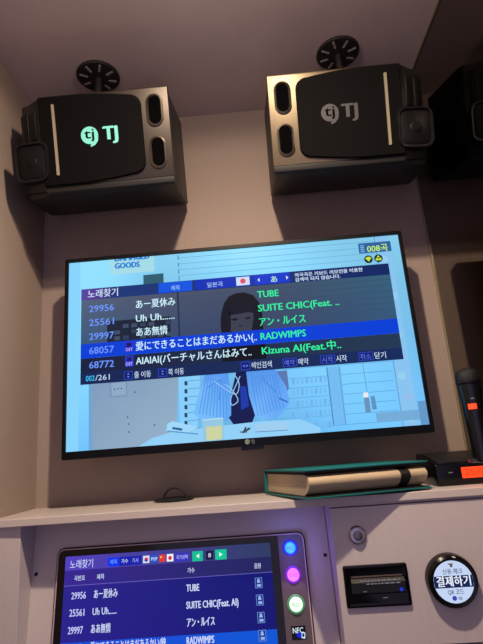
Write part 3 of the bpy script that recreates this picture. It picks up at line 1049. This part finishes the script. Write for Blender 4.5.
ST = (PAN.at(68, 556)[1] + PAN.at(270, 543)[1]) / 2
SB = ST - 0.276
sc = MB()
hs = 0.0093
PAN.grid(sc, SXa, SB, SXb, ST, 16, 10, hs, lambda a, b: (42 - 24 * a + 30 * max(0, b - .7) * (1 - a) / .3, 30 - 13 * a + 8 * b, 140 - 28 * a - 18 * max(0, b - .8) * a))
PAN.grid(sc, SXa, ST - 0.030, SXb, ST, 12, 1, hs + L, lambda a, b: (84 - 36 * a, 66 - 6 * a, 190 - 92 * a))
PAN.grid(sc, SXa, ST - 0.062, SXb, ST - 0.030, 12, 1, hs + L, lambda a, b: (56 - 20 * a, 40 - 2 * a, 146 - 54 * a))
PAN.flat(sc, [(SXa, ST - 0.063), (SXb, ST - 0.063), (SXb, ST - 0.0618), (SXa, ST - 0.0618)], hs + 2 * L, (110, 100, 196))
hz = (PAN.at(64, 640.5)[1] + PAN.at(270, 630.5)[1]) / 2
PAN.grid(sc, SXa, hz - 0.043, SXb, hz, 12, 1, hs + 2 * L, lambda a, b: (24 - 14 * a, 72 + 14 * a, 214))


def pr(px0, px1, py0, py1, z0, z1, rgb, lev=4):
    a, b = PAN.at(px0, py0)[0], PAN.at(px1, py1)[0]
    PAN.flat(sc, [(a, z0), (b, z0), (b, z1), (a, z1)], hs + lev * L, rgb)


zt0, zt1 = ST - 0.0275, ST - 0.0085
pr(109, 142.5, 564, 562, zt0, zt1, (24, 34, 170), 3)
pr(109, 120.5, 564, 563, zt0, zt1, (16, 56, 240), 4)
pr(144, 150.4, 561, 561, zt0 + .002, zt1 - .001, (214, 218, 240), 4)
pr(151.6, 158.8, 561, 560, zt0 + .002, zt1 - .001, (30, 90, 200), 4)
pr(160, 166.2, 560, 560, zt0 + .002, zt1 - .001, (226, 56, 60), 4)
pr(167.6, 174.2, 560, 559, zt0 + .002, zt1 - .001, (240, 244, 255), 4)
pr(175.6, 189.5, 560, 558, zt0, zt1, (56, 54, 190), 3)
zc_ = (zt0 + zt1) / 2
x = PAN.at(170.9, 559.8)[0]
PAN.flat(sc, circ(x, zc_, .0046, 16), hs + 5 * L, (226, 44, 70))
x = PAN.at(147.2, 561.2)[0]
cc = circ(x, zc_, .0046, 16)
PAN.flat(sc, cc[:9], hs + 5 * L, (214, 48, 70))
PAN.flat(sc, cc[8:] + cc[:1], hs + 5 * L, (40, 60, 170))
x = PAN.at(162, 559)[0]
PAN.flat(sc, circ(x, zc_ + .003, .0022, 8), hs + 5 * L, (250, 210, 80))
pr(193, 203.4, 558.5, 558, zt0 - .0015, zt1 + .001, (22, 190, 150), 3)
pr(206.6, 213.8, 558, 557, zt0, zt1, (26, 24, 66), 3)
pr(215.8, 227, 557, 556, zt0 - .0015, zt1 + .001, (22, 196, 152), 3)
x = PAN.at(198.2, 558.3)[0]
PAN.flat(sc, [(x - .004, zc_), (x + .004, zc_ - .005), (x + .004, zc_ + .005)], hs + 5 * L, (220, 255, 240))
x = PAN.at(221.4, 556.5)[0]
PAN.flat(sc, [(x + .004, zc_), (x - .004, zc_ + .005), (x - .004, zc_ - .005)], hs + 5 * L, (220, 255, 240))
rb = [598.8, 615.8, 633.2]
rz = [PAN.at(73, y)[1] for y in rb]
step = (rz[0] - rz[2]) / 2
rz = [rz[0] - step * k for k in range(4)]
x = PAN.at(259, 586)[0]
for k in range(4):
    z = rz[k] - 0.004
    PAN.flat(sc, [(x - .0082, z + .001), (x + .0082, z + .001), (x + .0082, z + .0225), (x - .0082, z + .0225)], hs + 4 * L, (112, 150, 220))
    PAN.flat(sc, [(x - .007, z + .0022), (x + .007, z + .0022), (x + .007, z + .0213), (x - .007, z + .0213)], hs + 5 * L, (22, 40, 130) if k < 3 else (16, 40, 150))
    PAN.flat(sc, [(x - .004, z + .012), (x + .004, z + .012), (x + .002, z + .020), (x - .002, z + .020)], hs + 6 * L, (150, 184, 236))
    PAN.flat(sc, [(x - .004, z + .004), (x + .005, z + .004), (x + .005, z + .009), (x - .004, z + .009)], hs + 6 * L, (150, 184, 236))
disp = obj('display', sc, M['screen'], t, recalc=False)

def pw(txt, px0, px1, pyl, pyr, size, rgb, bold=0.03, z=None, name='menu_word'):
    tx = MB()
    a, b = PAN.at(px0, pyl), PAN.at(px1, pyr)
    write(tx, PAN, txt, a[0], b[0], (a[1] + b[1]) / 2 if z is None else z, size, hs + 8 * L, rgb, bold)
    return obj(name, tx, M['ink'], disp, recalc=False)


white = (206, 216, 250)
pw('노래찾기', 71.6, 94.4, 568, 566, 0.0205, white, 0.008)
pw('제목', 111.5, 118.4, 564, 563, 0.011, (120, 170, 255), 0.0, zt0 + .0055)
pw('가수', 122.5, 129.3, 563, 562.5, 0.011, (200, 210, 255), 0.03, zt0 + .0055)
pw('가사', 133.2, 139.8, 562, 561.5, 0.011, (160, 170, 250), 0.02, zt0 + .0055)
pw('POP', 152.2, 158.3, 561, 560, 0.010, (220, 230, 255), 0.03, zt0 + .0065)
pw('국가선택', 177, 188.3, 560, 559, 0.010, (190, 196, 255), 0.02, zt0 + .006)
pw('8', 208.8, 211.6, 558, 558, 0.013, (220, 220, 250), 0.02, zt0 + .005)
pw('곡번호', 75.8, 86.5, 580, 579.5, 0.0125, white, 0.03, ST - 0.052)
pw('제목', 98.2, 105.6, 579, 578, 0.0125, white, 0.03, ST - 0.052)
pw('가수', 188.2, 195.4, 573, 572, 0.0125, white, 0.03, ST - 0.052)
pw('음원', 254.6, 261, 569, 568, 0.0125, white, 0.03, ST - 0.052)
for k, (no, a, b, ti, c, d, ar, e, f) in enumerate((('29956', 72.9, 87.4, 'あー夏休み', 95.2, 119, 'TUBE', 187, 200), ('25561', 71, 86, 'Uh Uh......', 94, 118, 'SUITE CHIC(Feat. AI)', 187, 239),
                                                    ('29997', 69.6, 84.5, 'ああ無情', 92.4, 112, 'アン・ルイス', 187.6, 215.4), ('68057', 68.5, 83.5, '愛にできることはまだあるかい(映', 91.7, 167, 'RADWIMPS', 187.3, 214.8))):
    y = (598, 614, 631, 648)[k]
    pw(no, a, b, y, y, 0.0205, (196, 200, 250), 0.04, rz[k], 'song_number')
    pw(ti, c, d, y, y - 1, 0.0205, white, 0.03, rz[k], 'song_title')
    pw(ar, e, f, y - 7, y - 10, 0.0205, white, 0.05, rz[k], 'artist_name')
# lit round buttons and the sign
for px, py, r, mf, mr, txt, lab in ((290, 547.5, 0.0128, 'blue_btn', 'blue_ring', 'MIC', 'blue lit round button'), (293, 574.2, 0.0138, 'mag_btn', 'mag_ring', 'ECHO', 'magenta lit round button'),
                                    (295.8, 603.6, 0.0150, 'grn_btn', 'grn_ring', 'MUSIC', 'pale green lit round button')):
    x, y = PAN.at(px, py)
    mb = MB()
    mb.loft([[PAN.p(x + a, y + b, h) for a, b in circ(0, 0, rr, 36)] for rr, h in ((r + .0050, .008), (r + .0050, .0105), (r + .002, .0125))])
    ri = obj('button_ring', mb, M[mr], t, smooth=True)
    mb = MB()
    mb.loft([[PAN.p(x + a, y + b, h) for a, b in circ(0, 0, rr, 36)] for rr, h in ((r, .012), (r, .0155), (r - .002, .0170))])
    bt = obj('button_cap', mb, M[mf], ri, smooth=True)
    bt['label'] = lab
    mb = MB()
    write(mb, PAN, txt, x - r * .62, x + r * .62, y - .0042, 0.0115, 0.0173, None, 0.0)
    # the word is printed on the cap: same mesh
    k = bt.data
    bm = bmesh.new(); bm.from_mesh(k)
    off = Vector(ri.location) + Vector(t.location)
    vs = [bm.verts.new(p - t.location) for p in mb.v]
    k.materials.append(M['btn_ink'])
    for f_ in mb.f:
        try:
            nf = bm.faces.new([vs[i] for i in f_]); nf.material_index = 1
        except ValueError:
            pass
    bm.to_mesh(k); bm.free()
a = PAN.at(290.8, 625.5); b = PAN.at(306, 639)
nx0, nx1, nz0, nz1 = a[0], PAN.at(305, 625)[0], b[1] + .001, a[1]
mb = MB()
hN = 0.0092
PAN.flat(mb, [(nx0, nz0), (nx1, nz0), (nx1, nz1), (nx0, nz1)], hN, (14, 18, 26))
write(mb, PAN, 'NFC', nx0 + .003, nx0 + .0265, nz1 - .0140, 0.0155, hN + L, (220, 240, 246), 0.02)
cx, cz = nx0 + .017, nz0 + .0092
PAN.flat(mb, circ(cx, cz, .0055, 16), hN + L, (16, 34, 220))
PAN.flat(mb, [(cx + .004, cz - .006), (cx + .012, cz - .008), (cx + .0135, cz + .004), (cx + .0055, cz + .006)], hN + 2 * L, (206, 226, 240))
PAN.flat(mb, [(cx + .0058, cz - .0035), (cx + .0102, cz - .0045), (cx + .0112, cz + .002), (cx + .0068, cz + .003)], hN + 3 * L, (20, 26, 40))
tag(obj('contactless_sign', mb, M['ink'], t, recalc=False), 'small black contactless payment sign')

# ------------------------------------------------------------------ song book on the shelf
FLc = U(307, 500, 2, ZS + 0.0060)
FRc = U(432, 488, 2, ZS + 0.0035)
BLc = U(265.5, 494, 2, ZS + 0.0012)
bu = Vector((FRc.x - FLc.x, FRc.y - FLc.y, 0))
bw = Vector((BLc.x - FLc.x, BLc.y - FLc.y, 0))
LEN, DEP = bu.length, bw.length
bu.normalize()
bw.normalize()
topz = U(309, 469.6, 1, FLc.y + 0.01).z
HB = topz - FLc.z
t = thing('song_book', Vector((FLc.x, FLc.y, ZS)) + bu * LEN / 2 + bw * DEP / 2, 'thick song book with teal covers lying on the shelf below the television', 'book')


def BP(a, b, h):
    # the lower cover is warped: its front left corner stands clear of the shelf
    u, v = a / LEN, b / DEP
    wz = (1 - u) * (1 - v) * 0.0060 + u * (1 - v) * 0.0035 + (1 - u) * v * 0.0012 + u * v * 0.0003
    return Vector((FLc.x, FLc.y, ZS)) + bu * a + bw * b + Vector((0, 0, h + wz))


for nm, h0, h1 in (('lower_cover', 0, 0.0035), ('upper_cover', HB - 0.0035, HB)):
    mb = MB()
    ins = 0.0009
    hin0, hin1 = (h1 - 0.0006, h1) if h0 == 0 else (h0, h0 + 0.0006)
    mb.loft([[BP(a, b, h) for a, b in ((0, 0), (LEN, 0), (LEN, DEP), (0, DEP))] for h in (h0, h1)])
    obj(nm, mb, M['teal'], t, bevel=0.0008)
    mb = MB()
    if h0 == 0:
        mb.loft([[BP(a, b, h) for a, b in ((.003, .003), (LEN - .003, .003), (LEN - .003, DEP), (.003, DEP))] for h in (h1 - .0002, h1 + 0.0022)])
        obj('lining_board', mb, M['book_black'], t)
    else:
        mb.loft([[BP(a, b, h) for a, b in ((.002, .002), (LEN - .002, .002), (LEN - .002, DEP), (.002, DEP))] for h in (h0 - .0040, h0 + 0.0002)])
        obj('lining_board', mb, M['book_black'], t)  # black cover inside, doubling as the shaded gap above the pages
mb = MB()
mb.loft([[BP(a, b, h) for a, b in ((0, DEP - .003), (LEN, DEP - .003), (LEN, DEP + .001), (0, DEP + .001))] for h in (0.0005, HB - 0.0005)])
obj('spine', mb, M['teal'], t)


def pageprof(a, ins=0.0, b1=None):
    pts = []
    h0, h1 = 0.0060, HB - 0.0100
    hm_ = (h0 + h1) / 2
    for k in range(13):
        q = math.radians(-90 + 180 * k / 12)
        pts.append((0.032 - 0.0335 * math.cos(q), h0 + (h1 - h0) * ((math.sin(q) + 1) / 2) ** 0.7))
    bb = DEP - .004 if b1 is None else b1
    return [BP(a, b - ins, h) for b, h in pts] + [BP(a, bb, h1), BP(a, bb, h0)]


mb = MB()
mb.loft([pageprof(0.008), pageprof(LEN - 0.006)])
obj('page_block', mb, M['pages'], t, smooth=True)
mb = MB()
mb.loft([pageprof(LEN * 0.755, 0.0014, 0.05), pageprof(LEN * 0.835, 0.0014, 0.05)])
tag(obj('page_band', mb, M['band'], t, smooth=True), 'black band across the page edges')

# ------------------------------------------------------------------ display unit with microphone
dy0 = U(445, 486.5, 2, ZS).y
DX0, DX1 = U(436.5, 478, 1, dy0).x, XR - 0.012
dz1 = U(447, 463.5, 1, dy0).z
DYB = dy0 + 0.14
t = thing('charging_dock', ((DX0 + DX1) / 2, (dy0 + DYB) / 2, ZS), 'low black box with a wide orange display at the right shelf end', 'display unit')
mb = MB()


def rr_xy(x0, y0, x1, y1, r, n=6):
    return rrect(x0, y0, x1, y1, r, n)


zbk = U(421, 453.5, 1, DYB).z      # the top slopes up towards the back
prof = [(dy0, ZS + .0005), (dy0, dz1 - .002), (dy0 + .004, dz1), (DYB, zbk), (DYB, ZS + .0005)]
mb.loft([[Vector((x, b, z)) for b, z in prof] for x in (DX0, DX1)])
obj('housing', mb, M['gloss_black'], t, bevel=0.005, smooth=True, seg=3)


def dtop(y):
    return dz1 + (zbk - dz1) * (y - dy0 - .004) / (DYB - dy0 - .004)


mb = MB()
lo = []
for dh in (-0.001, 0.0022):
    lo.append([Vector((x, y, dtop(y) + dh)) for x, y in rrect(DX0 + .012, dy0 + .014, DX1 - .012, DYB - .012, .010)])
mb.loft(lo)
obj('top_tray', mb, M['black'], t, bevel=0.0008, smooth=True)
DF = Plane((0, dy0, ZO), (1, 0, 0), (0, 0, 1))
a = DF.at(460.8, 467.4); b = DF.at(462.6, 478.2)
ox0, oz1, oz0 = a[0], a[1], b[1]
mb = MB()
DF.prism(mb, rrect(ox0, oz0, DX1 - .02, oz1, .0012, 3), -0.001, 0.0012)
dp = obj('orange_display', mb, M['lcd_orange'], t)
mb = MB()
write(mb, DF, '25:00', ox0 + .006, DX1 - .03, oz0 + .0055, (oz1 - oz0) * 0.92, 0.0016, None, 0.0)
obj('display_digits', mb, M['lcd_digit'], dp, recalc=False)
mb = MB()
a = DF.at(469.6, 461)
DF.prism(mb, circ(a[0], a[1], .0036, 16), -.001, .0008)
em = obj('emblem', mb, M['reddot'], t)
mb = MB()
write(mb, DF, 'TJ', a[0] + .006, a[0] + .014, a[1] - .003, .008, .0008, None, 0.02)
obj('maker_letters', mb, M['greymark'], t, recalc=False)
mb = MB()
a = DF.at(450.5, 472.6)
DF.prism(mb, rrect(a[0] - .005, a[1] - .0012, a[0] + .005, a[1] + .0012, .001, 3), -.001, .0008)
obj('front_slot', mb, M['greymark'], t)

mx, my = 0.5625, -0.190
mz0 = dtop(my - 0.02) - 0.001
mtop = U(468, 368.5, 1, my).z
t = thing('microphone', (mx, my, mz0), 'black wireless microphone standing in the dock next to the mirror', 'microphone')
mh = mtop - mz0


def lathe(mb, prof, n=32):
    mb.loft([[Vector((mx + r * math.cos(2 * math.pi * k / n), my + r * math.sin(2 * math.pi * k / n), z)) for k in range(n)] for r, z in prof])


hz0 = mtop - 0.044
mb = MB()
prof = [(0.0235, hz0), (0.0270, hz0 + 0.008), (0.0282, hz0 + 0.014), (0.0286, hz0 + 0.020)]
for k in range(1, 9):
    a = math.pi / 2 * k / 8
    prof.append((max(0.0004, 0.0284 * math.cos(a) ** 0.55) if k < 8 else 0.0004, hz0 + 0.022 + 0.022 * math.sin(a)))
lathe(mb, prof)
hd = obj('head_mesh', mb, M['mesh'], t, smooth=True)
mb = MB()
lathe(mb, [(0.0270, hz0 + 0.0065), (0.0290, hz0 + 0.008), (0.0290, hz0 + 0.0115), (0.0275, hz0 + 0.013)])
obj('head_ring', mb, M['mic'], hd, smooth=True)
mb = MB()
lathe(mb, [(0.0195, mz0), (0.0200, mz0 + 0.004), (0.0215, mz0 + 0.05), (0.0245, hz0 - 0.030), (0.0268, hz0 - 0.004), (0.0268, hz0 + 0.003), (0.0235, hz0 + 0.005)])
obj('handle', mb, M['mic'], t, smooth=True)
MF = Plane((mx, my - 0.0226, ZO), (1, 0, 0), (0, 0, 1))
za = MF.at(470, 406.5)[1]


def curved(mb, a0, a1, z0, z1, r, n=8):
    lo = []
    for z in (z0, z1):
        pass
    v, f = [], []
    for k in range(n + 1):
        a = math.radians(a0 + (a1 - a0) * k / n)
        v += [Vector((mx + r * math.sin(a), my - r * math.cos(a), z0)), Vector((mx + r * math.sin(a), my - r * math.cos(a), z1))]
    for k in range(n):
        f.append((2 * k, 2 * k + 2, 2 * k + 3, 2 * k + 1))
    mb.add(v, f)


mb = MB(); curved(mb, -46, -2, ZO + za - .0065, ZO + za + .0065, 0.0258)
obj('level_display', mb, M['lcd_orange'], t, recalc=False)
mb = MB(); curved(mb, -26, -8, ZO + za + .017, ZO + za + .020, 0.0264)
obj('printed_mark', mb, M['greymark'], t, recalc=False)

# ------------------------------------------------------------------ small disc with a wire loop
c1 = (U(155, 502, 2, ZS) + U(195, 498, 2, ZS)) / 2
dcx, dcy = c1.x, c1.y - 0.015
t = thing('round_lid', (dcx, dcy, ZS), 'thin dark round lid with an arched black loop handle lying on the shelf', 'lid')
mb = MB()
mb.loft([[Vector((dcx + a, dcy + b * .95, z)) for a, b in circ(0, 0, r, 48)] for r, z in ((0.046, ZS + .0004), (0.0525, ZS + .003), (0.0525, ZS + .0055), (0.050, ZS + .0065), (0.048, ZS + .0052), (0.02, ZS + .005))])
obj('disc', mb, M['lid'], t, smooth=True)
mb = MB()
path = []
for k in range(17):
    a = math.pi * k / 16
    path.append((dcx + 0.002 - 0.030 * math.cos(a), dcy + 0.004 * math.cos(a), ZS + 0.005 + 0.027 * math.sin(a)))
mb.tube(path, 0.0028, 10)
obj('loop_handle', mb, M['cord'], t, smooth=True)

# ------------------------------------------------------------------ light
for nm, ssize, sblend, e, hh_ in (('ceiling_downlight', 170, 1.0, 82, 0.02), ('ceiling_downlight_spill', 178, 0.14, 14, 0.02), ('added_ceiling_fill', 180, 0.0, 7, 0.10)):  # last one is an added point lamp that brightens the ceiling, no known fixture part
    ld = bpy.data.lights.new(nm, 'SPOT' if ssize < 180 else 'POINT')
    lo_ = bpy.data.objects.new(nm, ld)
    COL.objects.link(lo_)
    lo_.location = (0.05, -0.90, ZC - hh_)
    ld.energy = e
    ld.color = (1.0, 0.80, 0.60)
    ld.shadow_soft_size = 0.022
    if ssize < 180:
        ld.spot_size = math.radians(ssize)
        ld.spot_blend = sblend

for px, py, colr, e in ((290, 547.5, (0.20, 0.22, 1.0), 0.10), (293, 574.2, (0.55, 0.16, 1.0), 0.05)):
    x, y = PAN.at(px, py)
    pl_ = bpy.data.lights.new('button_glow', 'POINT')
    pl_.energy = e
    pl_.color = colr
    pl_.shadow_soft_size = 0.012
    po = bpy.data.objects.new('button_glow', pl_)
    COL.objects.link(po)
    po.location = PAN.p(x, y, 0.034)

w = bpy.data.worlds.new('world')
scene.world = w
w.use_nodes = True
w.node_tree.nodes['Background'].inputs['Color'].default_value = (0.60, 0.50, 0.80, 1)
w.node_tree.nodes['Background'].inputs['Strength'].default_value = 0.80

scene.view_settings.view_transform = 'Standard'
scene.view_settings.look = 'None'
scene.view_settings.exposure = 0.0
